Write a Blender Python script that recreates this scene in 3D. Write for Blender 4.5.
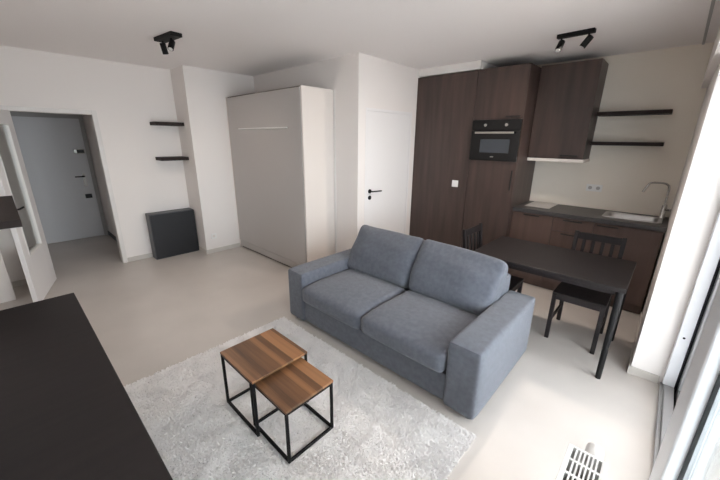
import bpy, bmesh, math, random
import numpy as np
from mathutils import Vector, Matrix
random.seed(7); np.random.seed(7)
S = bpy.context.scene
for o in list(bpy.data.objects): bpy.data.objects.remove(o)

# ------------------------------------------------------------------ camera
CAMZ = 1.68
YAW, PIT, ROL, FPX = .7477, .29673, .01135, 328.6
fw = Vector((-math.sin(YAW)*math.cos(PIT), math.cos(YAW)*math.cos(PIT), -math.sin(PIT)))
r0 = Vector((math.cos(YAW), math.sin(YAW), 0)); u0 = r0.cross(fw)
rt = math.cos(ROL)*r0 + math.sin(ROL)*u0; up = rt.cross(fw)
cam_d = bpy.data.cameras.new('camera'); cam = bpy.data.objects.new('camera', cam_d)
S.collection.objects.link(cam)
mw = Matrix.Identity(4)
for i in range(3):
    mw[i][0], mw[i][1], mw[i][2] = rt[i], up[i], -fw[i]
mw[2][3] = CAMZ
cam.matrix_world = mw
cam_d.sensor_width = 36; cam_d.lens = FPX/720*36; cam_d.clip_start = .01
S.camera = cam

# ------------------------------------------------------------------ world, exposure
w = bpy.data.worlds.new('overcast_sky'); S.world = w; w.use_nodes = True
bg = w.node_tree.nodes['Background']
bg.inputs[0].default_value = (.87, .93, 1.0, 1); bg.inputs[1].default_value = 5.0
vs = S.view_settings
vs.view_transform = 'Standard'; vs.look = 'None'; vs.gamma = 1; vs.use_curve_mapping = False
vs.exposure = 1.33
S.cycles.max_bounces = 10; S.cycles.diffuse_bounces = 6; S.cycles.transparent_max_bounces = 12
pl = bpy.data.lights.new('window_portal', 'AREA'); pl.shape = 'RECTANGLE'; pl.size = 2.15; pl.size_y = 3.4
pl.cycles.is_portal = True
po = bpy.data.objects.new('window_portal', pl); S.collection.objects.link(po)
po.location = (.46, 1.26, 1.09); po.rotation_euler = (0, math.radians(90), 0)

# ------------------------------------------------------------------ helpers
def lin(c):
    return tuple(((v/255)/12.92 if v/255 <= .04045 else ((v/255+.055)/1.055)**2.4) for v in c) + (1,)

def mat(name, col, rough=.5, metal=0, col2=None, nscale=8, stretch=(1, 1, 1), bump=0, bscale=200, detail=4, spec=.5, sheen=0, bstretch=(1, 1, 1), ramp=(.3, .7)):
    m = bpy.data.materials.new(name); m.use_nodes = True
    nt = m.node_tree; N = nt.nodes; L = nt.links; b = N['Principled BSDF']
    b.inputs['Base Color'].default_value = lin(col); b.inputs['Roughness'].default_value = rough
    b.inputs['Metallic'].default_value = metal; b.inputs['Specular IOR Level'].default_value = spec
    if sheen: b.inputs['Sheen Weight'].default_value = sheen
    tc = N.new('ShaderNodeTexCoord')
    if col2:
        mp = N.new('ShaderNodeMapping'); mp.inputs['Scale'].default_value = stretch
        no = N.new('ShaderNodeTexNoise'); no.inputs['Scale'].default_value = nscale; no.inputs['Detail'].default_value = detail
        cr = N.new('ShaderNodeValToRGB')
        cr.color_ramp.elements[0].position = ramp[0]; cr.color_ramp.elements[1].position = ramp[1]
        cr.color_ramp.elements[0].color = lin(col); cr.color_ramp.elements[1].color = lin(col2)
        L.new(tc.outputs['Object'], mp.inputs[0]); L.new(mp.outputs[0], no.inputs['Vector'])
        L.new(no.outputs['Fac'], cr.inputs[0]); L.new(cr.outputs[0], b.inputs['Base Color'])
    if bump:
        mp2 = N.new('ShaderNodeMapping'); mp2.inputs['Scale'].default_value = bstretch
        n2 = N.new('ShaderNodeTexNoise'); n2.inputs['Scale'].default_value = bscale; n2.inputs['Detail'].default_value = 3
        bp = N.new('ShaderNodeBump'); bp.inputs['Strength'].default_value = bump; bp.inputs['Distance'].default_value = .004
        L.new(tc.outputs['Object'], mp2.inputs[0]); L.new(mp2.outputs[0], n2.inputs['Vector'])
        L.new(n2.outputs['Fac'], bp.inputs['Height']); L.new(bp.outputs[0], b.inputs['Normal'])
    return m

def glass_mat(name, tint=(248, 250, 250), thin=False):
    m = bpy.data.materials.new(name); m.use_nodes = True
    nt = m.node_tree; N = nt.nodes; L = nt.links
    N.remove(N['Principled BSDF']); out = N['Material Output']
    t = N.new('ShaderNodeBsdfTransparent'); t.inputs[0].default_value = lin(tint)
    g = N.new('ShaderNodeBsdfGlossy'); g.inputs['Roughness'].default_value = .02
    fr = N.new('ShaderNodeFresnel'); fr.inputs[0].default_value = 1.5
    if thin:   # both faces of the pane reflect like air-to-glass
        ge = N.new('ShaderNodeNewGeometry'); mr = N.new('ShaderNodeMapRange')
        mr.inputs['To Min'].default_value = 1.5; mr.inputs['To Max'].default_value = 1/1.5
        L.new(ge.outputs['Backfacing'], mr.inputs['Value']); L.new(mr.outputs[0], fr.inputs[0])
    mx = N.new('ShaderNodeMixShader')
    L.new(fr.outputs[0], mx.inputs[0]); L.new(t.outputs[0], mx.inputs[1]); L.new(g.outputs[0], mx.inputs[2])
    L.new(mx.outputs[0], out.inputs[0])
    return m

def walnut():
    m = bpy.data.materials.new('walnut_strips'); m.use_nodes = True
    nt = m.node_tree; N = nt.nodes; L = nt.links; b = N['Principled BSDF']
    tc = N.new('ShaderNodeTexCoord'); sp = N.new('ShaderNodeSeparateXYZ'); L.new(tc.outputs['Object'], sp.inputs[0])
    k = N.new('ShaderNodeMath'); k.operation = 'MULTIPLY'; k.inputs[1].default_value = 24; L.new(sp.outputs['Y'], k.inputs[0])
    fl = N.new('ShaderNodeMath'); fl.operation = 'FLOOR'; L.new(k.outputs[0], fl.inputs[0])
    wn = N.new('ShaderNodeTexWhiteNoise'); wn.noise_dimensions = '1D'; L.new(fl.outputs[0], wn.inputs['W'])
    mp = N.new('ShaderNodeMapping'); mp.inputs['Scale'].default_value = (2.5, 55, 1); L.new(tc.outputs['Object'], mp.inputs[0])
    no = N.new('ShaderNodeTexNoise'); no.inputs['Scale'].default_value = 1; no.inputs['Detail'].default_value = 5; L.new(mp.outputs[0], no.inputs['Vector'])
    ad = N.new('ShaderNodeMath'); ad.operation = 'MULTIPLY_ADD'; ad.inputs[1].default_value = .62; L.new(wn.outputs['Value'], ad.inputs[0])
    ml = N.new('ShaderNodeMath'); ml.operation = 'MULTIPLY'; ml.inputs[1].default_value = .55; L.new(no.outputs['Fac'], ml.inputs[0]); L.new(ml.outputs[0], ad.inputs[2])
    cr = N.new('ShaderNodeValToRGB'); e = cr.color_ramp.elements
    e[0].position = .15; e[0].color = lin((66, 43, 29)); e[1].position = .85; e[1].color = lin((156, 110, 74))
    L.new(ad.outputs[0], cr.inputs[0]); L.new(cr.outputs[0], b.inputs['Base Color'])
    b.inputs['Roughness'].default_value = .42
    return m

M = {}
M['wall'] = mat('wall_paint', (238, 232, 228), .85, bump=.08, bscale=60)
M['wall_kitchen'] = mat('wall_paint_beige', (238, 229, 216), .8, col2=(242, 234, 222), nscale=2, bump=.08, bscale=60)
M['ceil'] = mat('ceiling_paint', (250, 245, 243), .9, bump=.05, bscale=40)
M['floor'] = mat('floor_vinyl', (196, 189, 183), .36, col2=(206, 199, 193), nscale=2.2, bump=.03, bscale=30, ramp=(.25, .75))
M['trim'] = mat('white_trim', (226, 222, 218), .45)
M['base'] = mat('baseboard_grey', (203, 197, 190), .5)
M['doorwhite'] = mat('door_white', (237, 234, 233), .45)
M['doorgrey'] = mat('door_grey_white', (212, 211, 213), .42)
M['doorframegrey'] = mat('frame_grey', (168, 166, 164), .5)
M['pvc'] = mat('white_pvc', (228, 229, 232), .3)
M['greyalu'] = mat('grey_aluminium', (172, 172, 173), .45, .2)
M['gasket'] = mat('black_gasket', (22, 23, 26), .6)
M['glass'] = glass_mat('clear_glass', thin=True)
M['glass_thin'] = glass_mat('door_glass', thin=True)
M['espresso'] = mat('espresso_veneer', (80, 64, 58), .42, col2=(60, 48, 44), nscale=1, stretch=(14, 14, 1.1), detail=6, bump=.05, bscale=1, bstretch=(120, 120, 4))
M['espresso_h'] = mat('espresso_veneer_h', (96, 76, 68), .42, col2=(78, 61, 55), nscale=1, stretch=(14, 14, 1.1), detail=6)
M['dark'] = mat('black_brown_wood', (31, 27, 28), .45, col2=(37, 32, 32), nscale=1, stretch=(30, 3, 3), detail=4, spec=.25)
M['darkshelf'] = mat('dark_brown_shelf', (50, 39, 36), .65, col2=(42, 33, 31), spec=.3, nscale=1, stretch=(3, 30, 3))
M['worktop'] = mat('dark_grey_worktop', (58, 56, 57), .38, col2=(70, 67, 67), nscale=40)
M['blackglass'] = mat('black_glass', (10, 11, 13), .08, spec=.6)
M['ovenwindow'] = mat('oven_window', (66, 70, 76), .12)
M['black'] = mat('black_metal', (20, 19, 20), .55, 0, spec=.25)
M['blackplastic'] = mat('black_plastic', (20, 20, 21), .4)
M['chrome'] = mat('brushed_steel', (208, 206, 202), .25, 1)
M['steel'] = mat('steel_sink', (200, 200, 200), .3, 1)
M['hob'] = mat('hob_glass_reflection', (196, 192, 190), .35)  # pale matte tone paints the bright reflection on the hob glass
M['white'] = mat('white_plastic', (238, 236, 233), .35)
M['wardrobe'] = mat('greige_laminate', (180, 175, 172), .38)
M['wardrobe_side'] = mat('cream_laminate', (228, 219, 212), .45)
M['wardrobe_dark'] = mat('shadow_gap', (88, 78, 72), .6)
M['fabric'] = mat('blue_grey_fabric', (92, 95, 104), .95, col2=(105, 109, 118), nscale=30, detail=8, bump=.5, bscale=420, sheen=.25, spec=.2)
M['fabric_seam'] = mat('navy_seam', (42, 48, 62), .9)
M['rug'] = mat('rug_pile', (250, 247, 245), .95, col2=(236, 233, 232), nscale=7, detail=5, spec=.1, sheen=.2)
M['rugback'] = mat('rug_backing', (245, 241, 238), .95)
M['walnut'] = walnut()
M['walnut_edge'] = mat('walnut_edge', (140, 104, 76), .5)
M['cabinetbox'] = mat('anthracite_laminate', (30, 31, 35), .42)
M['cabinetedge'] = mat('anthracite_edge', (74, 75, 80), .45)
M['concrete'] = mat('balcony_tiles', (214, 208, 203), .8, col2=(220, 214, 209), nscale=5, bump=.2, bscale=60)
M['lens'] = mat('frosted_lens', (225, 224, 220), .5)

C = S.collection
XF = {}   # world matrices by object

def thing(name, label, cat, loc=(0, 0, 0), rz=0, group=None, kind=None):
    o = bpy.data.objects.new(name, None); C.objects.link(o); o.empty_display_size = .1
    o.location = loc; o.rotation_euler = (0, 0, rz)
    XF[o] = Matrix.Translation(loc) @ Matrix.Rotation(rz, 4, 'Z')
    if kind: o['kind'] = kind
    if label: o['label'] = label
    if cat: o['category'] = cat
    if group: o['group'] = group
    return o

def obj(name, bm, m, parent=None, smooth=False, label=None, local=False):
    """link bm as one mesh object; vertices are in world coords unless local (then in the parent's frame)"""
    if parent is not None and not local:
        bm.transform(XF[parent].inverted())
    bmesh.ops.recalc_face_normals(bm, faces=bm.faces)
    me = bpy.data.meshes.new(name); bm.to_mesh(me); bm.free()
    me.materials.append(M[m])
    if smooth:
        for p in me.polygons: p.use_smooth = True
        try: me.set_sharp_from_angle(angle=math.radians(40))
        except Exception: pass
    o = bpy.data.objects.new(name, me); C.objects.link(o)
    if parent is not None: o.parent = parent; XF[o] = XF[parent]
    else: XF[o] = Matrix.Identity(4)
    if label: o['label'] = label
    return o

def tag(o, label, cat=None, group=None, kind=None):
    o['label'] = label
    if cat: o['category'] = cat
    if group: o['group'] = group
    if kind: o['kind'] = kind
    return o

def struct(o, label=None):
    o['kind'] = 'structure'
    if label: o['label'] = label
    return o

def B(*boxes, bevel=0, seg=2):
    bm = bmesh.new()
    for bx in boxes: add_box(bm, *bx, bevel=bevel, seg=seg)
    return bm

def add_box(bm, x0, x1, y0, y1, z0, z1, bevel=0, seg=2, mtx=None):
    b = bmesh.new(); bmesh.ops.create_cube(b, size=1)
    for v in b.verts:
        v.co = Vector((x0+(v.co.x+.5)*(x1-x0), y0+(v.co.y+.5)*(y1-y0), z0+(v.co.z+.5)*(z1-z0)))
    if bevel:
        bmesh.ops.bevel(b, geom=list(b.edges), offset=min(bevel, .45*min(abs(x1-x0), abs(y1-y0), abs(z1-z0))), segments=seg, affect='EDGES', profile=.5)
    if mtx is not None: b.transform(mtx)
    me = bpy.data.meshes.new('t'); b.to_mesh(me); b.free(); bm.from_mesh(me); bpy.data.meshes.remove(me)

def tube(bm, pts, r, n=12, cap=True):
    pts = [Vector(p) for p in pts]; rs = r if isinstance(r, (list, tuple)) else [r]*len(pts)
    prev = None; t0 = (pts[1]-pts[0]).normalized()
    a = t0.orthogonal().normalized()
    rings = []
    for i, p in enumerate(pts):
        t = (pts[min(i+1, len(pts)-1)]-pts[max(i-1, 0)]).normalized()
        a = (a - t*a.dot(t)).normalized(); b = t.cross(a)
        rings.append([bm.verts.new(p+rs[i]*(math.cos(2*math.pi*k/n)*a+math.sin(2*math.pi*k/n)*b)) for k in range(n)])
    for q, s in zip(rings, rings[1:]):
        for k in range(n): bm.faces.new((q[k], q[(k+1) % n], s[(k+1) % n], s[k]))
    if cap: bm.faces.new(rings[0][::-1]); bm.faces.new(rings[-1])
    return bm

def bar(bm, p, q, w, d=None):
    """square bar from p to q"""
    p = Vector(p); q = Vector(q); d = d or w; ln = (q-p).length
    t = (q-p).normalized(); ref = Vector((1, 0, 0)) if abs(t.z) > .6 else Vector((0, 0, 1))
    a = (ref-t*ref.dot(t)).normalized(); b = t.cross(a)
    m = Matrix((a, b, t)).transposed().to_4x4(); m.translation = p
    add_box(bm, -w/2, w/2, -d/2, d/2, 0, ln, bevel=.0025, seg=1, mtx=m)

def rounded(x0, x1, y0, y1, z0, z1, r=.03, n=10, puff=(0, 0, 0), fn=None):
    """rounded soft block: subdivided box with radius r; puff bulges each axis's faces"""
    bm = bmesh.new(); bmesh.ops.create_cube(bm, size=2)
    bmesh.ops.subdivide_edges(bm, edges=list(bm.edges), cuts=n, use_grid_fill=True)
    c = Vector(((x0+x1)/2, (y0+y1)/2, (z0+z1)/2)); h = Vector(((x1-x0)/2, (y1-y0)/2, (z1-z0)/2))
    r = min(r, min(h)*.98)
    for v in bm.verts:
        u = v.co.copy()
        # concentrate loops at the edges
        s = Vector([math.copysign(abs(k)**.6, k) for k in u])
        p = Vector((s.x*h.x, s.y*h.y, s.z*h.z))
        q = Vector([max(-(h[i]-r), min(h[i]-r, p[i])) for i in range(3)])
        d = p-q
        if d.length > 1e-6: p = q+d.normalized()*r
        e = Vector([p[i]/h[i] for i in range(3)])
        for i in range(3):
            j, k = (i+1) % 3, (i+2) % 3
            if puff[i]: p[i] += puff[i]*e[i]*(1-e[j]**2)*(1-e[k]**2)
        if fn: p = fn(p, e)
        v.co = c+p
    return bm

# ------------------------------------------------------------------ room shell
H = 2.567
XL, XC, YB, XP, YK, XR, YF = -5.31, -4.866, 2.86, -2.70, 4.70, .08, -.42
struct(obj('floor', B((-7.32, .255, -.6, 4.85, -.1, 0)), 'floor'))
struct(obj('ceiling', B((-7.32, .6, -.6, 4.85, H, H+.12)), 'ceil'))
# entrance wall with the opening to the hall
OY0, OY1, OZ = .165, .905, 1.945
struct(obj('wall_left', B((XL-.12, XL, -.6, OY0, 0, H), (XL-.12, XL, OY1, 2.96, 0, H), (XL-.12, XL, OY0, OY1, OZ, H)), 'wall'))
struct(obj('wall_column', B((XL, XC, 1.862, YB, 0, H)), 'wall'))
struct(obj('wall_back', B((XL, XP-.1, YB, YB+.1, 0, H)), 'wall'))
DY0, DY1, DZ = 2.985, 3.905, 2.03
struct(obj('wall_partition', B((XP-.1, XP, YB, DY0, 0, H), (XP-.1, XP, DY1, 4.80, 0, H), (XP-.1, XP, DY0, DY1, DZ, H)), 'wall'))
struct(obj('wall_kitchen', B((XP, .4, YK, YK+.1, 0, H)), 'wall_kitchen'))
struct(obj('wall_right', B((XR, .43, 2.95, YK, 0, H), (.256, .43, 2.95, YK, -.1, 0)), 'wall'))
struct(obj('wall_front', B((XL, .45, YF-.12, YF, 0, H)), 'wall'))
struct(obj('wall_pier', B((-4.97, -4.85, YF, -.175, 0, H)), 'wall'), 'narrow white wall pier beside the glazed door')
struct(obj('trim_1', B((XP, -1.86, 4.02, YK, 2.475, H)), 'trim'), 'white bulkhead above tall cabinet')
struct(obj('trim_2', B((.04, .40, YF, YK, 2.18, H)), 'wall'), 'white shutter box along the window wall')
# hall behind the opening
struct(obj('wall_hall', B((-7.32, -7.18, -.2, 1.9, 0, H), (-7.18, XL-.12, -.32, -.2, 0, H), (-7.18, XL-.12, 1.085, 1.2, 0, H)), 'wall'))
# baseboards
bh, bt = .065, .014
struct(obj('baseboard_left', B((XL, XL+bt, OY1+.045, 1.862, 0, bh), (XL, XL+bt, YF, OY0-.05, 0, bh), bevel=.003), 'base'))
struct(obj('baseboard_column', B((XL, XC+bt, 1.862-bt, 1.862, 0, bh), (XC, XC+bt, 1.862, 2.385, 0, bh), bevel=.003), 'base'))
struct(obj('baseboard_back', B((-3.05, XP, YB-bt, YB, 0, bh), (XP, XP+bt, YB-bt, DY0-.03, 0, bh), bevel=.003), 'base'))
struct(obj('baseboard_right', B((XR-bt, XR, 2.95, 4.07, 0, bh), (XR-bt, .245, 2.95-bt, 2.95, 0, bh), bevel=.003), 'base'))
struct(obj('baseboard_front', B((-4.85, .14, YF, YF+bt, 0, bh), bevel=.003), 'base'))
struct(obj('baseboard_hall', B((-7.166, XL-.13, 1.072, 1.085, 0, .07), (-7.18, -7.166, -.2, .2, 0, .07)), 'cabinetedge'))
# entrance opening frame
struct(obj('trim_3', B((XL-.13, XL+.014, OY1-.012, OY1+.04, 0, OZ+.04), (XL-.13, XL+.014, OY0-.045, OY0+.012, 0, OZ+.04),
    (XL-.13, XL+.014, OY0+.012, OY1-.012, OZ-.012, OZ+.04), bevel=.004), 'trim'), 'white door frame round the hall opening')
# open glazed door, hinged on the opening's left post
d1 = thing('door_1', 'white glazed inner door standing open against the entrance wall', None, (XL+.06, .172, 0), math.radians(-15.2), kind='structure')
def L(*bx, **k): return B(*bx, **k)
LW = .80
obj('leaf_frame', L((0, .17, -.02, .02, .006, 1.93), (.66, LW, -.02, .02, .006, 1.93), (.17, .66, -.02, .02, .006, .50), (.17, .66, -.02, .02, 1.80, 1.93), bevel=.003), 'doorwhite', d1, local=True)
obj('glass_pane', L((.17, .66, -.004, .004, .50, 1.80)), 'glass_thin', d1, local=True)
obj('glazing_bead', L((.17, .185, -.024, .024, .50, 1.80), (.645, .66, -.024, .024, .50, 1.80), (.185, .645, -.024, .024, .50, .515), (.185, .645, -.024, .024, 1.785, 1.80), bevel=.003), 'white', d1, local=True)
bm = bmesh.new()
for s in (-1, 1):
    tube(bm, [(.735, s*.02, 1.0), (.735, s*.06, 1.0), (.72, s*.065, 1.0), (.61, s*.065, 1.0)], .009, 10)
    add_box(bm, .715, .755, s*.024-.004, s*.024+.004, .9, 1.05, bevel=.003)
obj('door_handle', bm, 'black', d1, local=True, smooth=True, label='black lever handle')
# front door at the end of the hall
d2 = thing('door_2', 'pale grey front door with steel locks at the end of the hall', None, (-7.18, .6, 0), 0, kind='structure')
obj('leaf', B((-7.18, -7.150, .24, 1.02, .008, 1.95), bevel=.004), 'doorgrey', d2)
obj('frame', B((-7.18, -7.140, 1.02, 1.075, 0, 2.02), (-7.18, -7.140, .185, .24, 0, 2.02), (-7.18, -7.14, .24, 1.02, 1.95, 2.02), bevel=.004), 'doorframegrey', d2)
obj('rim_lock', B((-7.150, -7.115, .86, 1.0, 1.41, 1.48), bevel=.006), 'chrome', d2, label='steel rim lock')
obj('lock_body', B((-7.115, -7.105, .90, .99, 1.42, 1.47), bevel=.004), 'blackplastic', d2)
obj('handle_plate', B((-7.150, -7.142, .90, .945, .88, 1.10), bevel=.004), 'chrome', d2)
bm = bmesh.new(); tube(bm, [(-7.142, .922, 1.045), (-7.10, .922, 1.045), (-7.095, .91, 1.045), (-7.095, .80, 1.045)], .010, 10)
obj('lever', bm, 'black', d2, smooth=True)
obj('lower_lock', B((-7.150, -7.135, .88, .97, .68, .75), bevel=.01), 'blackplastic', d2, label='black lower lock')
# partition door
d3 = thing('door_3', 'plain white door with a black lever in the partition beside the tall cabinet', None, (XP, 3.4, 0), 0, kind='structure')
obj('frame', B((XP-.1, XP+.001, DY0, DY0+.03, 0, DZ), (XP-.1, XP+.001, DY1-.03, DY1, 0, DZ), (XP-.1, XP+.001, DY0+.03, DY1-.03, DZ-.03, DZ), bevel=.001), 'doorwhite', d3)
obj('leaf', B((XP-.045, XP-.001, DY0+.032, DY1-.032, .006, DZ-.032), bevel=.001), 'doorwhite', d3)
bm = bmesh.new()
tube(bm, [(XP-.004, 3.075, 1.065), (XP+.012, 3.075, 1.065)], .026, 16)
tube(bm, [(XP+.012, 3.075, 1.065), (XP+.05, 3.075, 1.065), (XP+.056, 3.09, 1.065), (XP+.056, 3.24, 1.06)], .009, 10)
obj('lever', bm, 'black', d3, smooth=True, label='black lever handle')
bm = bmesh.new(); tube(bm, [(XP-.004, 3.075, .985), (XP+.010, 3.075, .985)], .026, 16)
obj('lock_rosette', bm, 'black', d3, smooth=True)

# ------------------------------------------------------------------ balcony window
w1 = thing('window_1', 'white sliding balcony door with its glazed sash parked inward', None, (.33, 1.4, 0), 0, kind='structure')
obj('threshold_rail', B((.255, .275, YF, 2.95, -.02, .022), (.275, .325, YF, 2.95, -.02, .045), (.345, .42, YF, 2.95, -.02, .05), bevel=.003), 'greyalu', w1)
obj('threshold_bottom', B((.255, .42, YF, 2.95, -.06, -.02)), 'gasket', w1)
obj('jamb', B((.262, .325, 2.89, 2.95, .045, 2.18), (.345, .42, 2.87, 2.95, .05, 2.18), bevel=.004), 'pvc', w1)
obj('jamb_gasket', B((.325, .345, 2.93, 2.95, -.02, 2.18), (.325, .345, YF, 2.93, -.02, -.008)), 'gasket', w1)
bm = bmesh.new(); tube(bm, [(.292, 2.892, .43), (.292, 2.887, .43)], .007, 12)
obj('screw_cap', bm, 'black', w1)
obj('top_rail', B((.262, .42, YF, 2.87, 2.10, 2.18), bevel=.004), 'pvc', w1)
fx = obj('fixed_frame', B((.365, .41, 2.78, 2.87, .05, 2.10), (.365, .41, 1.20, 1.30, .05, 2.10), (.365, .41, 1.30, 2.78, .05, .13), (.365, .41, 1.30, 2.78, 2.02, 2.10),
    (.365, .41, YF, YF+.1, .05, 2.10), (.365, .41, YF+.1, 1.20, .05, .15), (.365, .41, YF+.1, 1.20, 2.0, 2.10), bevel=.004), 'pvc', w1)
obj('glass_pane', B((.384, .390, YF+.1, 1.20, .15, 2.0)), 'glass', fx)
obj('glass_pane', B((.384, .390, 1.30, 2.78, .13, 2.02)), 'glass', fx)
SX0, SX1, SY1, SY0 = .150, .215, 1.215, -.36
ss = obj('sash', B((SX0, SX1, SY1-.17, SY1, .05, 2.10), (SX0, SX1, SY0, SY0+.1, .05, 2.10), (SX0, SX1, SY0+.1, SY1-.17, .05, .17), (SX0, SX1, SY0+.1, SY1-.17, 1.98, 2.10), bevel=.008, seg=3), 'pvc', w1)
obj('glass_pane', B((.186, .192, SY0+.1, SY1-.17, .17, 1.98)), 'glass', ss)
obj('gasket', B((.178, .186, SY1-.178, SY1-.17, .17, 1.98), (.178, .186, SY0+.1, SY0+.108, .17, 1.98), (.178, .186, SY0+.108, SY1-.178, .17, .178)), 'gasket', ss)
obj('runner', B((SX1, .262, SY0+.1, SY0+.2, .055, .12), (SX1, .262, SY1-.3, SY1-.2, .055, .12), (SX1, .262, SY0+.1, SY0+.2, 2.105, 2.15), (SX1, .262, SY1-.3, SY1-.2, 2.105, 2.15)), 'greyalu', w1)
# outside
struct(obj('balcony_floor', B((.43, 3.4, -3.5, 5.5, -.2, -.06)), 'concrete'))
struct(obj('added_sky_blocker', B((.6, 3.4, -3.5, 5.5, 2.62, 2.8)), 'concrete'))  # unseen slab added to cut the high sky over the near floor
struct(obj('added_low_blocker', B((3.3, 3.4, -3.5, 5.5, -.06, .85)), 'concrete'))  # unseen wall, height set to shade the floor near the window

# ceiling curtain track
ct = tag(obj('curtain_track', B((-.040, -.022, .3, YK-.02, H-.012, H), bevel=.002), 'greyalu'), 'thin grey curtain track screwed to the ceiling along the window wall', 'curtain rail')

# ------------------------------------------------------------------ kitchen
def handle(name, x0, x1, y, z, parent, vertical=False):
    bm = bmesh.new()
    if vertical: add_box(bm, x0-.006, x0+.006, y-.022, y-.012, z, x1, bevel=.003); add_box(bm, x0-.005, x0+.005, y-.014, y, z+.01, z+.022); add_box(bm, x0-.005, x0+.005, y-.014, y, x1-.022, x1-.01)
    else: add_box(bm, x0, x1, y-.022, y-.012, z-.006, z+.006, bevel=.003); add_box(bm, x0+.01, x0+.022, y-.014, y, z-.005, z+.005); add_box(bm, x1-.022, x1-.01, y-.014, y, z-.005, z+.005)
    return obj(name, bm, 'blackplastic', parent)
FY = 4.0
t = thing('tall_cabinet', 'tall dark brown cupboard with a plain full-height door beside the white partition door', 'cabinet', (-2.28, 4.35, 0))
obj('body', B((XP+.001, -1.872, FY+.02, YK-.002, .08, 2.465)), 'espresso', t)
obj('door', B((XP+.003, -1.874, FY, FY+.0195, .085, 2.463), bevel=.002), 'espresso', t)
obj('plinth', B((XP+.001, -1.872, FY+.05, YK-.01, 0, .08)), 'espresso_h', t)
sw = thing('light_switch', 'white light switch on the face of the tall dark cupboard', 'switch', (-2.03, FY, 1.145))
pl_ = obj('plate', B((-2.072, -1.988, FY-.009, FY-.0005, 1.103, 1.187), bevel=.003), 'white', sw)
obj('rocker', B((-2.058, -2.002, FY-.013, FY-.009, 1.117, 1.173), bevel=.002), 'white', sw)

OX0, OX1 = -1.869, -1.302
t = thing('oven_cabinet', 'tall dark brown cupboard column that houses the built-in oven', 'cabinet', (-1.585, 4.35, 0))
obj('body', B((OX0, OX0+.018, FY+.02, YK-.002, .08, 2.465), (OX1-.018, OX1, FY+.02, YK-.002, .08, 2.465), (OX0+.018, OX1-.018, FY+.02, YK-.002, .08, 1.45), (OX0+.018, OX1-.018, FY+.02, YK-.002, 1.92, 2.465), (OX0+.018, OX1-.018, YK-.03, YK-.002, 1.45, 1.92)), 'espresso', t)
u = obj('door', B((OX0+.002, OX1-.002, FY, FY+.0195, 1.918, 2.463), bevel=.002), 'espresso', t); handle('handle', -1.49, -1.33, FY, 1.945, u)
u = obj('door', B((OX0+.002, OX1-.002, FY, FY+.0195, .085, 1.455), bevel=.002), 'espresso', t); handle('handle', OX1-.035, 1.36, FY, 1.13, u, True)
obj('plinth', B((OX0, OX1, FY+.05, YK-.01, 0, .08)), 'espresso_h', t)
ov = thing('built_in_oven', 'black glass built-in oven with two knobs and a steel bar handle', 'oven', (-1.585, FY+.2, 1.452))
obj('housing', B((OX0+.020, OX1-.020, FY+.001, FY+.45, 1.4525, 1.916)), 'blackplastic', ov)
obj('control_panel', B((OX0+.003, OX1-.003, FY-.018, FY+.0005, 1.800, 1.912), bevel=.002), 'blackglass', ov)
dr = obj('oven_door', B((OX0+.003, OX1-.003, FY-.022, FY+.0005, 1.459, 1.796), bevel=.003), 'blackglass', ov)
obj('window', B((-1.745, -1.405, FY-.0235, FY-.0222, 1.548, 1.70)), 'ovenwindow', dr)
bm = bmesh.new(); bar(bm, (-1.81, FY-.055, 1.772), (-1.36, FY-.055, 1.772), .022, .014)
for x in (-1.79, -1.38): add_box(bm, x-.007, x+.007, FY-.052, FY-.022, 1.765, 1.779)
obj('handle', bm, 'chrome', dr, label='brushed steel bar handle')
obj('badge', B((-1.61, -1.57, FY-.0232, FY-.0222, 1.497, 1.507)), 'chrome', dr)
for x in (-1.70, -1.46):
    bm = bmesh.new(); tube(bm, [(x, FY-.018, 1.856), (x, FY-.035, 1.856), (x, FY-.04, 1.856)], [.02, .02, .016], 18)
    obj('knob', bm, 'chrome', ov, smooth=True, label='steel knob')

UX0, UX1, UY = -1.300, -.735, 4.33
t = thing('wall_cabinet', 'dark brown wall cupboard hung above the worktop right of the oven column', 'cabinet', (-1.02, 4.52, 1.46))
obj('body', B((UX0, UX1, UY+.02, YK-.002, 1.497, 2.485)), 'espresso', t)
u = obj('door', B((UX0+.003, UX1, UY, UY+.0195, 1.497, 2.485), bevel=.002), 'espresso', t); handle('handle', -.955, -.785, UY, 1.535, u)
obj('pelmet', B((UX0, UX1+.01, UY+.005, YK-.002, 1.462, 1.4965), bevel=.002), 'wardrobe_side', t, label='pale grey underside panel')

def base_unit(name, label, x0, x1):
    t = thing(name, label, 'cabinet', ((x0+x1)/2, 4.4, 0))
    obj('body', B((x0, x0+.016, 4.12, YK-.002, .10, .885), (x1-.016, x1, 4.12, YK-.002, .10, .885), (x0+.016, x1-.016, 4.12, YK-.002, .10, .12), (x0+.016, x1-.016, YK-.02, YK-.002, .12, .885)), 'espresso_h', t)
    obj('plinth', B((x0, x1, 4.15, 4.17, 0, .099)), 'espresso_h', t)
    return t
b1, b2, b3 = -.858, -.475, XR-.016
t = base_unit('base_cabinet', 'dark brown base cupboard with one door under the hob, beside the oven column', OX1+.001, b1)
u = obj('door', B((OX1+.003, b1-.002, 4.10, 4.1195, .105, .88), bevel=.002), 'espresso_h', t); handle('handle', -1.17, -1.0, 4.10, .86, u)
t = base_unit('drawer_cabinet', 'dark brown base unit with drawers between the hob cupboard and sink cupboard', b1, b2)
for z0, z1 in ((.73, .88), (.43, .726), (.105, .426)):
    u = obj('drawer_front', B((b1+.002, b2-.002, 4.10, 4.1195, z0, z1), bevel=.002), 'espresso_h', t); handle('handle', -.76, -.58, 4.10, z1-.022, u)
t = base_unit('sink_cabinet', 'dark brown base cupboard with one wide door under the steel sink', b2, b3)
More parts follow.
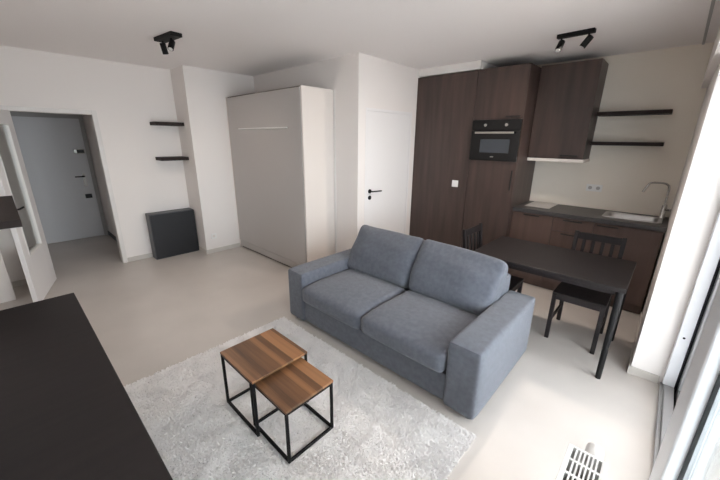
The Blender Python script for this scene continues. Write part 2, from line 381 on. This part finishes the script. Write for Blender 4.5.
u = obj('door', B((b2+.002, b3-.002, 4.10, 4.1195, .105, .88), bevel=.002), 'espresso_h', t); handle('handle', -.45, -.27, 4.10, .858, u)
# worktop with the sink cut-out
HX0, HX1, HY0, HY1 = -.43, .015, 4.27, 4.57
wt = tag(obj('worktop', B((OX1+.001, HX0, 4.085, YK-.001, .886, .93), (HX1, XR-.001, 4.085, YK-.001, .886, .93), (HX0, HX1, 4.085, HY0, .886, .93), (HX0, HX1, HY1, YK-.001, .886, .93)), 'worktop'), 'long dark grey kitchen worktop running to the window wall', 'worktop')
hb = thing('hob', 'flat glass hob with a pale painted-in reflection, set on the worktop near the oven column', 'hob', (-1.08, 4.45, .930))
obj('glass_top', B((-1.225, -.955, 4.26, 4.66, .9303, .937), bevel=.003), 'hob', hb)
sk = thing('kitchen_sink', 'inset stainless steel sink bowl in the dark worktop', 'sink', (-.21, 4.42, .93))
bm = bmesh.new()
def rrect(x0, x1, y0, y1, r, z, n=6):
    out = []
    for cx, cy, a0 in ((x1-r, y1-r, 0), (x0+r, y1-r, 90), (x0+r, y0+r, 180), (x1-r, y0+r, 270)):
        for k in range(n+1):
            a = math.radians(a0+90*k/n); out.append((cx+r*math.cos(a), cy+r*math.sin(a), z))
    return out
loops = [rrect(HX0-.02, HX1+.02, HY0-.02, HY1+.02, .04, .9305), rrect(HX0-.019, HX1+.019, HY0-.019, HY1+.019, .04, .935), rrect(HX0+.012, HX1-.012, HY0+.012, HY1-.012, .05, .935), rrect(HX0+.02, HX1-.02, HY0+.02, HY1-.02, .05, .925), rrect(HX0+.03, HX1-.03, HY0+.03, HY1-.03, .05, .80), rrect(HX0+.06, HX1-.06, HY0+.06, HY1-.06, .04, .785)]
vl = [[bm.verts.new(p) for p in lp] for lp in loops]
for a, b in zip(vl, vl[1:]):
    n = len(a)
    for k in range(n): bm.faces.new((a[k], a[(k+1) % n], b[(k+1) % n], b[k]))
bm.faces.new(vl[-1])
obj('bowl', bm, 'steel', sk, smooth=True)
bm = bmesh.new(); tube(bm, [(-.21, 4.42, .785), (-.21, 4.42, .789)], .04, 20); obj('drain', bm, 'chrome', sk)
fc = thing('kitchen_tap', 'tall angular steel mixer tap behind the sink', 'tap', (.02, 4.60, .93))
bm = bmesh.new(); tube(bm, [(.022, 4.625, .9305), (.022, 4.625, .936), (.022, 4.625, 1.06), (.020, 4.625, 1.065)], [.027, .023, .021, .014], 16)
obj('base', bm, 'chrome', fc, smooth=True)
bm = bmesh.new(); pts = [(.020, 4.625, 1.06), (.018, 4.625, 1.23), (.010, 4.622, 1.262), (-.012, 4.615, 1.28), (-.045, 4.60, 1.287), (-.105, 4.575, 1.288), (-.130, 4.565, 1.284), (-.145, 4.56, 1.272), (-.178, 4.545, 1.185)]
tube(bm, pts, .010, 12); obj('spout', bm, 'chrome', fc, smooth=True)
bm = bmesh.new(); tube(bm, [(.040, 4.61, 1.02), (.074, 4.58, 1.022)], .012, 12); obj('lever', bm, 'chrome', fc, smooth=True)
so = thing('wall_socket', 'white double wall socket on the beige wall above the worktop', 'socket', (-.625, YK, 1.17))
obj('plate', B((-.703, -.547, YK-.010, YK-.0005, 1.128, 1.208), bevel=.004), 'white', so)
for x in (-.664, -.586):
    bm = bmesh.new(); tube(bm, [(x, YK-.010, 1.168), (x, YK-.0115, 1.168)], .02, 18); obj('outlet', bm, 'wardrobe', so)
for z, lb in ((1.955, 'upper dark wooden floating shelf on the beige kitchen wall'), (1.650, 'lower dark wooden floating shelf on the beige kitchen wall')):
    tag(obj('floating_shelf', B((UX1+.012, -.115, 4.50, YK-.001, z-.002, z+.036), bevel=.002), 'darkshelf'), lb, 'shelf', 'kitchen wall shelves')

# ------------------------------------------------------------------ wardrobe bed in the corner
t = thing('wall_bed_cabinet', 'large greige fold-away wall bed cabinet standing in the corner', 'cabinet', (-3.98, 2.62, 0))
WX0, WX1, WY = -4.858, -3.105, 2.39
obj('side_panel', B((WX1-.022, WX1, WY, YB-.001, 0, 2.235), bevel=.002), 'wardrobe_side', t)
obj('side_panel', B((WX0, WX0+.022, WY, YB-.001, 0, 2.235), bevel=.002), 'wardrobe_side', t)
obj('top_panel', B((WX0+.022, WX1-.022, WY+.02, YB-.001, 2.215, 2.235)), 'wardrobe_dark', t)
obj('recess', B((WX0+.022, WX1-.022, WY+.03, YB-.001, .0, 2.215)), 'wardrobe_dark', t)
obj('front_panel', B((WX0+.026, WX1-.026, WY-.006, WY+.022, .130, 2.222), bevel=.003), 'wardrobe', t)
obj('kick_panel', B((WX0+.026, WX1-.026, WY+.002, WY+.022, .030, .122), bevel=.003), 'wardrobe', t)
obj('pull_bar', B((-4.52, -3.38, WY-.028, WY-.006, 1.797, 1.812), bevel=.004), 'white', t, label='long pale horizontal pull bar')
tag(obj('cover_strip', B((WX1+.0005, WX1+.03, YB-.012, YB-.001, 0, 2.235), bevel=.002), 'trim'), 'narrow white cover strip between bed cabinet and wall', 'trim strip')

# ------------------------------------------------------------------ shelves and box by the entrance
for z, lb in ((1.865, 'short dark floating shelf, upper of the pair above the black box'), (1.405, 'short dark floating shelf, lower of the pair above the black box')):
    tag(obj('floating_shelf', B((XL+.001, XL+.24, 1.505, 1.861, z-.032, z+.012), bevel=.002), 'darkshelf'), lb, 'shelf', 'entrance corner shelves')
t = thing('shoe_cabinet', 'low black box cabinet on the floor under the two short shelves', 'cabinet', (-5.2, 1.53, 0))
obj('body', B((XL+.016, -5.1255, 1.255, 1.847, .0, .655), bevel=.004), 'cabinetedge', t)
obj('front_panel', B((-5.125, -5.112, 1.262, 1.846, .012, .645), bevel=.004), 'cabinetbox', t)
ws = thing('wall_socket', 'white wall socket low on the column wall beside bed cabinet', 'socket', (XC, 1.99, .26))
obj('plate', B((XC+.0005, XC+.009, 1.95, 2.03, .22, .30), bevel=.004), 'white', ws)
bm = bmesh.new(); tube(bm, [(XC+.009, 1.99, .26), (XC+.010, 1.99, .26)], .02, 18); obj('outlet', bm, 'wardrobe_side', ws)

# sideboard and shelf on the wall beside the camera
t = thing('sideboard', 'long black-brown sideboard with a plain top standing along the wall', 'sideboard', (-1.6, 0, 0))
SZ = .75
SBX0, SBX1, SBY0, SBY1 = -2.57, -.55, YF+.016, .152
obj('top', B((SBX0, SBX1, SBY0, SBY1, SZ-.03, SZ), bevel=.004), 'dark', t)
obj('body', B((SBX0+.012, SBX1-.012, SBY0+.004, SBY1-.03, .09, SZ-.0305), bevel=.002), 'dark', t)
for k in range(3):
    x0 = SBX0+.014+k*.664; u = obj('door', B((x0, x0+.660, SBY1-.0295, SBY1-.012, .1, SZ-.04), bevel=.002), 'dark', t)
    bm = bmesh.new(); tube(bm, [(x0+.6, SBY1-.012, .62), (x0+.6, SBY1+.002, .62)], .012, 12); obj('knob', bm, 'black', u)
for x in (SBX0+.04, SBX1-.04):
    for y in (SBY0+.03, SBY1-.06): obj('leg', B((x-.02, x+.02, y-.02, y+.02, 0, .0895)), 'dark', t)
tag(obj('floating_shelf', B((-4.25, -2.95, YF+.001, .020, 1.125, 1.17), bevel=.002), 'darkshelf'), 'deep dark floating shelf on the wall above the black sideboard', 'shelf')

# ------------------------------------------------------------------ sofa
t = thing('sofa', 'blue-grey fabric two-seat sofa with wide square arms', 'sofa', (-1.5, 2.17, 0))
AX0, AX1, BX0, BX1, FYs, BYs = -2.455, -2.225, -.785, -.565, 1.64, 2.66
obj('base', rounded(AX1-.01, BX0+.01, FYs+.022, BYs-.05, .045, .255, .012, 6), 'fabric', t, True)
obj('arm', rounded(AX0, AX1, FYs, BYs, .035, .518, .028, 12, (.006, 0, .004)), 'fabric', t, True)
obj('arm', rounded(BX0, BX1, FYs, BYs, .035, .518, .028, 12, (.006, 0, .004)), 'fabric', t, True)
obj('back_frame', rounded(AX1-.01, BX0+.01, BYs-.2, BYs, .256, .66, .03, 10), 'fabric', t, True)
mid = -1.502
def seatfn(p, e):
    p = p.copy()
    if e.y < 0 and e.z > 0: p.z -= .02*(e.y*e.y)*e.z
    return p
for x0, x1 in ((AX1+.004, mid-.003), (mid+.003, BX0-.004)):
    q = obj('seat_cushion', rounded(x0, x1, FYs-.028, BYs-.41, .258, .425, .045, 14, (0, .012, .022), seatfn), 'fabric', t, True)
    bm = bmesh.new(); zz = .300
    tube(bm, [(x0+.02, FYs-.0335, zz), ((x0+x1)/2, FYs-.0385, zz-.003), (x1-.02, FYs-.0335, zz)], .004, 8)
def back_cushion(x0, x1, lean, sag, seed):
    rnd = random.Random(seed); ph = rnd.random()*6
    hx, hz = (x1-x0)/2, .235
    def fn(p, e):
        p = p.copy()
        p.y += .010*math.sin(5*e.x+ph)*(1-e.z**2) + .006*math.sin(7*e.z+2*e.x+ph)
        p.z += .016*abs(e.x)**3*max(0, e.z) + .004*math.sin(3.2*e.x+ph)*max(0, e.z)
        # soft lower corners
        if e.z < 0: p.x *= 1-.05*e.z*e.z*abs(e.x)
        if e.z > 0: p.y *= 1-.45*e.z
        if sag and e.x > 0: p.z -= sag*e.x**3*max(0, e.z); p.x -= .8*sag*max(0, -e.z)*e.x**3
        return p
    bm = rounded(x0, x1, -.10, .10, -hz, hz, .045, 18, (.004, .03, .006), fn)
    m = Matrix.Translation((0, 2.39, .603)) @ Matrix.Rotation(lean, 4, 'X')
    bm.transform(m)
    return bm
obj('back_cushion', back_cushion(AX1-.03, mid-.004, math.radians(-28), 0, 3), 'fabric', t, True)
obj('back_cushion', back_cushion(mid+.004, BX0+.02, math.radians(-28), .035, 11), 'fabric', t, True)
for x in (AX0+.06, BX1-.06):
    for y in (FYs+.07, BYs-.07):
        bm = bmesh.new(); tube(bm, [(x, y, 0), (x, y, .04)], .025, 14); obj('foot', bm, 'blackplastic', t, smooth=True)

# ------------------------------------------------------------------ rug
RX0, RX1, RY0, RY1 = -2.475, -.525, .19, 1.585
t = thing('rug', 'shaggy off-white rug on the floor before the sofa', 'rug', ((RX0+RX1)/2, (RY0+RY1)/2, 0))
obj('backing', B((RX0, RX1, RY0, RY1, .0005, .008), bevel=.002), 'rugback', t)
nb = 130000
rx = np.random.uniform(RX0, RX1, nb); ry = np.random.uniform(RY0, RY1, nb)
ang = 1.6*np.sin(rx*11+2*np.sin(ry*9))+1.6*np.sin(ry*17+2.3*np.sin(rx*13))+np.random.normal(0, 1.5, nb)
ln = np.random.uniform(.009, .0155, nb); lean = np.random.uniform(.7, 1.6, nb)*ln
hw = np.random.uniform(.0028, .005, nb)
dx, dy = np.cos(ang), np.sin(ang); px, py = -dy, dx
z0 = np.full(nb, .006)
V = np.empty((nb, 5, 3))
V[:, 0] = np.stack([rx-px*hw, ry-py*hw, z0], 1); V[:, 1] = np.stack([rx+px*hw, ry+py*hw, z0], 1)
mx_, my_, mz = rx+dx*lean*.35, ry+dy*lean*.35, z0+ln*.62
V[:, 2] = np.stack([mx_+px*hw, my_+py*hw, mz], 1); V[:, 3] = np.stack([mx_-px*hw, my_-py*hw, mz], 1)
V[:, 4] = np.stack([rx+dx*lean, ry+dy*lean, z0+ln*.9], 1)
V -= np.array([(RX0+RX1)/2, (RY0+RY1)/2, 0])
idx = np.arange(nb)*5
faces = [f for i in idx.tolist() for f in ((i, i+1, i+2, i+3), (i+3, i+2, i+4))]
me = bpy.data.meshes.new('pile'); me.from_pydata(V.reshape(-1, 3).tolist(), [], faces); me.materials.append(M['rug'])
o = bpy.data.objects.new('pile', me); C.objects.link(o); o.parent = t; o['kind'] = 'stuff'

# ------------------------------------------------------------------ nesting tables
RZ = .0201
def nest(label, x0, x1, y0, y1, ztop, open_side):
    t = thing('side_table', label, 'table', ((x0+x1)/2, (y0+y1)/2, RZ), 0, 'nesting side tables')
    s = .016; i = s/2+.001
    obj('top', B((x0, x1, y0, y1, ztop-.014, ztop), bevel=.0015), 'walnut', t)
    for x in (x0+i, x1-i):
        for y in (y0+i, y1-i): bm = bmesh.new(); bar(bm, (x, y, RZ), (x, y, ztop-.0145), s); obj('leg', bm, 'black', t)
    ends = [((x0+s+.001, y0+i), (x1-s-.001, y0+i)), ((x0+s+.001, y1-i), (x1-s-.001, y1-i)), ((x0+i, y0+s+.001), (x0+i, y1-s-.001))]
    if not open_side: ends.append(((x1-i, y0+s+.001), (x1-i, y1-s-.001)))
    for (a, b), (c, d) in ends:
        bm = bmesh.new(); bar(bm, (a, b, RZ+s/2), (c, d, RZ+s/2), s); obj('floor_rail', bm, 'black', t)
    bm = bmesh.new()
    for (a, b), (c, d) in ends: bar(bm, (a, b, ztop-.0145-s/2), (c, d, ztop-.0145-s/2), s)
    obj('top_frame', bm, 'black', t)
nest('taller square walnut-top side table with black metal frame on rug', -1.825, -1.435, .695, 1.075, .405, True)
nest('lower walnut-top side table pushed partly under the taller one', -1.535, -1.165, .722, 1.046, .365, False)

# ------------------------------------------------------------------ dining table and chairs
t = thing('dining_table', 'black rectangular dining table behind the sofa', 'table', (-.6, 3.05, 0))
TX0, TX1, TY0, TY1, TZ = -1.15, -.055, 2.68, 3.415, .74
obj('top', B((TX0, TX1, TY0, TY1, TZ-.032, TZ), bevel=.004), 'dark', t)
obj('apron', B((TX0+.06, TX1-.06, TY0+.05, TY0+.07, TZ-.075, TZ-.0325), (TX0+.06, TX1-.06, TY1-.07, TY1-.05, TZ-.075, TZ-.0325), (TX0+.05, TX0+.07, TY0+.07, TY1-.07, TZ-.075, TZ-.0325), (TX1-.07, TX1-.05, TY0+.07, TY1-.07, TZ-.075, TZ-.0325)), 'dark', t)
for x in (TX0+.03, TX1-.03):
    for y in (TY0+.035, TY1-.035):
        bm = bmesh.new(); tube(bm, [(x, y, 0), (x, y, .01), (x, y, TZ-.0325)], [.017, .018, .023], 16); obj('leg', bm, 'black', t, smooth=True)

def chair(label, loc, rz, fr=.20):
    """local frame: seat front at -Y, back at +Y"""
    t = thing('dining_chair', label, 'chair', loc, rz, 'dark dining chairs at the table')
    w, d = .190, .212
    obj('seat', B((-w, w, -d, d-.032, .425, .45), bevel=.006), 'dark', t, local=True)
    obj('apron', B((-w+.034, w-.034, -d+.008, -d+.026, .385, .4245), (-w+.006, -w+.022, -d+.036, d-.04, .365, .4245), (w-.022, w-.006, -d+.036, d-.04, .365, .4245), (-w+.034, w-.034, d-.03, d-.014, .365, .4245)), 'dark', t, local=True)
    for s in (-1, 1):
        obj('leg', B((s*(w-.017)-.016, s*(w-.017)+.016, -d+.003, -d+.035, 0, .4245), bevel=.003), 'dark', t, local=True)
        bm = bmesh.new(); x = s*(w-.017)
        bar(bm, (x, d+.012, 0), (x, d-.012, .44), .032); bar(bm, (x, d-.012, .44), (x, d+.045, .905), .032, .026)
        obj('back_post', bm, 'dark', t, local=True)
        obj('stretcher', B((x-.008, x+.008, -d+.036, d-.018, .155, .185), bevel=.002), 'dark', t, local=True)
    bm = bmesh.new(); bar(bm, (-w+.034, d+.038, .868), (w-.034, d+.038, .868), .062, .018); obj('top_rail', bm, 'dark', t, local=True)
    bm = bmesh.new(); bar(bm, (-w+.034, d-.002, .53), (w-.034, d-.002, .53), .035, .018); obj('lower_rail', bm, 'dark', t, local=True)
    for k in range(4):
        x = -.105+.07*k
        bm = bmesh.new(); bar(bm, (x, d, .548), (x, d+.034, .836), .026, .012); obj('back_slat', bm, 'dark', t, local=True)
chair('dark wooden slat-back chair tucked under the table with its back to the sink cupboard', (-.345, 3.232, 0), 0)
chair('dark wooden slat-back chair at the table end facing the window wall', (-1.015, 2.945, 0), math.radians(90))

# ------------------------------------------------------------------ ceiling spotlights
def spot(label, c, L_, wd, rz, heads, watt):
    t = thing('ceiling_spotlight', label, 'lamp', c, rz, 'black ceiling spotlights')
    obj('mounting_bar', B((-L_/2, L_/2, -wd/2, wd/2, -.032, 0), bevel=.004), 'black', t, local=True)
    for x, aim in heads:
        a = Vector(aim).normalized(); top = Vector((x, 0, -.032)); piv = top+Vector((0, 0, -.045))
        bm = bmesh.new(); tube(bm, [top, piv], .007, 10); st = obj('stem', bm, 'black', t, local=True, smooth=True)
        p = piv-a*.030; q = piv+a*.062
        bm = bmesh.new(); tube(bm, [p, p+a*.004, q-a*.002, q], [.022, .025, .025, .0235], 20)
        hd = obj('lamp_head', bm, 'black', t, local=True, smooth=True)
        bm = bmesh.new(); tube(bm, [q, q+a*.002], .019, 20); obj('lens', bm, 'lens', hd, local=True)
        ld = bpy.data.lights.new('fill_spot', 'SPOT'); ld.energy = watt; ld.color = (1, .87, .76); ld.shadow_soft_size = .04; ld.spot_size = math.radians(150); ld.spot_blend = 1  # added fill light to lift the dark kitchen and entrance; bars not known lit
        lo = bpy.data.objects.new('fill_spot', ld); C.objects.link(lo); lo.parent = hd; lo.location = q+a*.004; lo.rotation_euler = a.to_track_quat('-Z', 'Y').to_euler()
spot('black two-head ceiling spotlight bar above the entrance corner', (-3.61, 1.285, H), .34, .10, math.radians(6), [(-.105, (-.15, .25, -.9)), (.06, (.35, -.45, -.8))], 11)
spot('black two-head ceiling spotlight bar above the dining table and kitchen', (-.83, 3.54, H), .28, .05, math.radians(-4), [(-.105, (-.05, -.55, -.8)), (.10, (-.5, -.2, -.8))], 24)

# ------------------------------------------------------------------ radiator in front of the window
t = thing('panel_radiator', 'white panel radiator with a slotted top grille and valve knob', 'radiator', (-.015, .75, 0))
QX0, QX1, QY0, QY1, QZ = -.070, .050, .25, 1.245, .60
obj('front_panel', B((QX0, QX0+.012, QY0, QY1, .12, QZ-.006), bevel=.003), 'white', t)
obj('rear_panel', B((QX1-.012, QX1, QY0, QY1, .12, QZ-.006), bevel=.003), 'white', t)
obj('end_panel', B((QX0+.012, QX1-.012, QY1-.01, QY1, .14, QZ-.006)), 'white', t)
obj('end_panel', B((QX0+.012, QX1-.012, QY0, QY0+.01, .14, QZ-.006)), 'white', t)
obj('convector', B((QX0+.04, QX1-.04, QY0+.02, QY1-.02, .14, .50)), 'cabinetedge', t)
bm = bmesh.new(); ncol = 7; nrow = 15
add_box(bm, QX0, QX0+.016, QY0, QY1, QZ-.005, QZ, bevel=.001, seg=1); add_box(bm, QX1-.016, QX1, QY0, QY1, QZ-.005, QZ, bevel=.001, seg=1)
for k in range(1, ncol):
    x = QX0+.016+(QX1-QX0-.032)*k/ncol; add_box(bm, x-.0028, x+.0028, QY0, QY1, QZ-.004, QZ-.0002)
for k in range(nrow+1):
    y = QY0+.006+(QY1-QY0-.012)*k/nrow; add_box(bm, QX0+.012, QX1-.012, y-.005, y+.005, QZ-.0045, QZ-.0001)
obj('top_grille', bm, 'white', t)
for y in (QY0+.1, QY1-.1): obj('foot', B((QX0+.02, QX1-.02, y-.02, y+.02, 0, .139), bevel=.003), 'white', t)
v = obj('valve_body', tube(bmesh.new(), [(.006, QY1, .560), (.006, QY1+.016, .566)], .018, 14), 'chrome', t, smooth=True)
obj('thermostat_knob', tube(bmesh.new(), [(.006, QY1+.016, .566), (.006, QY1+.020, .567), (.006, QY1+.055, .585), (.006, QY1+.063, .590), (.006, QY1+.066, .5915)], [.024, .029, .027, .021, .010], 18), 'white', v, smooth=True)
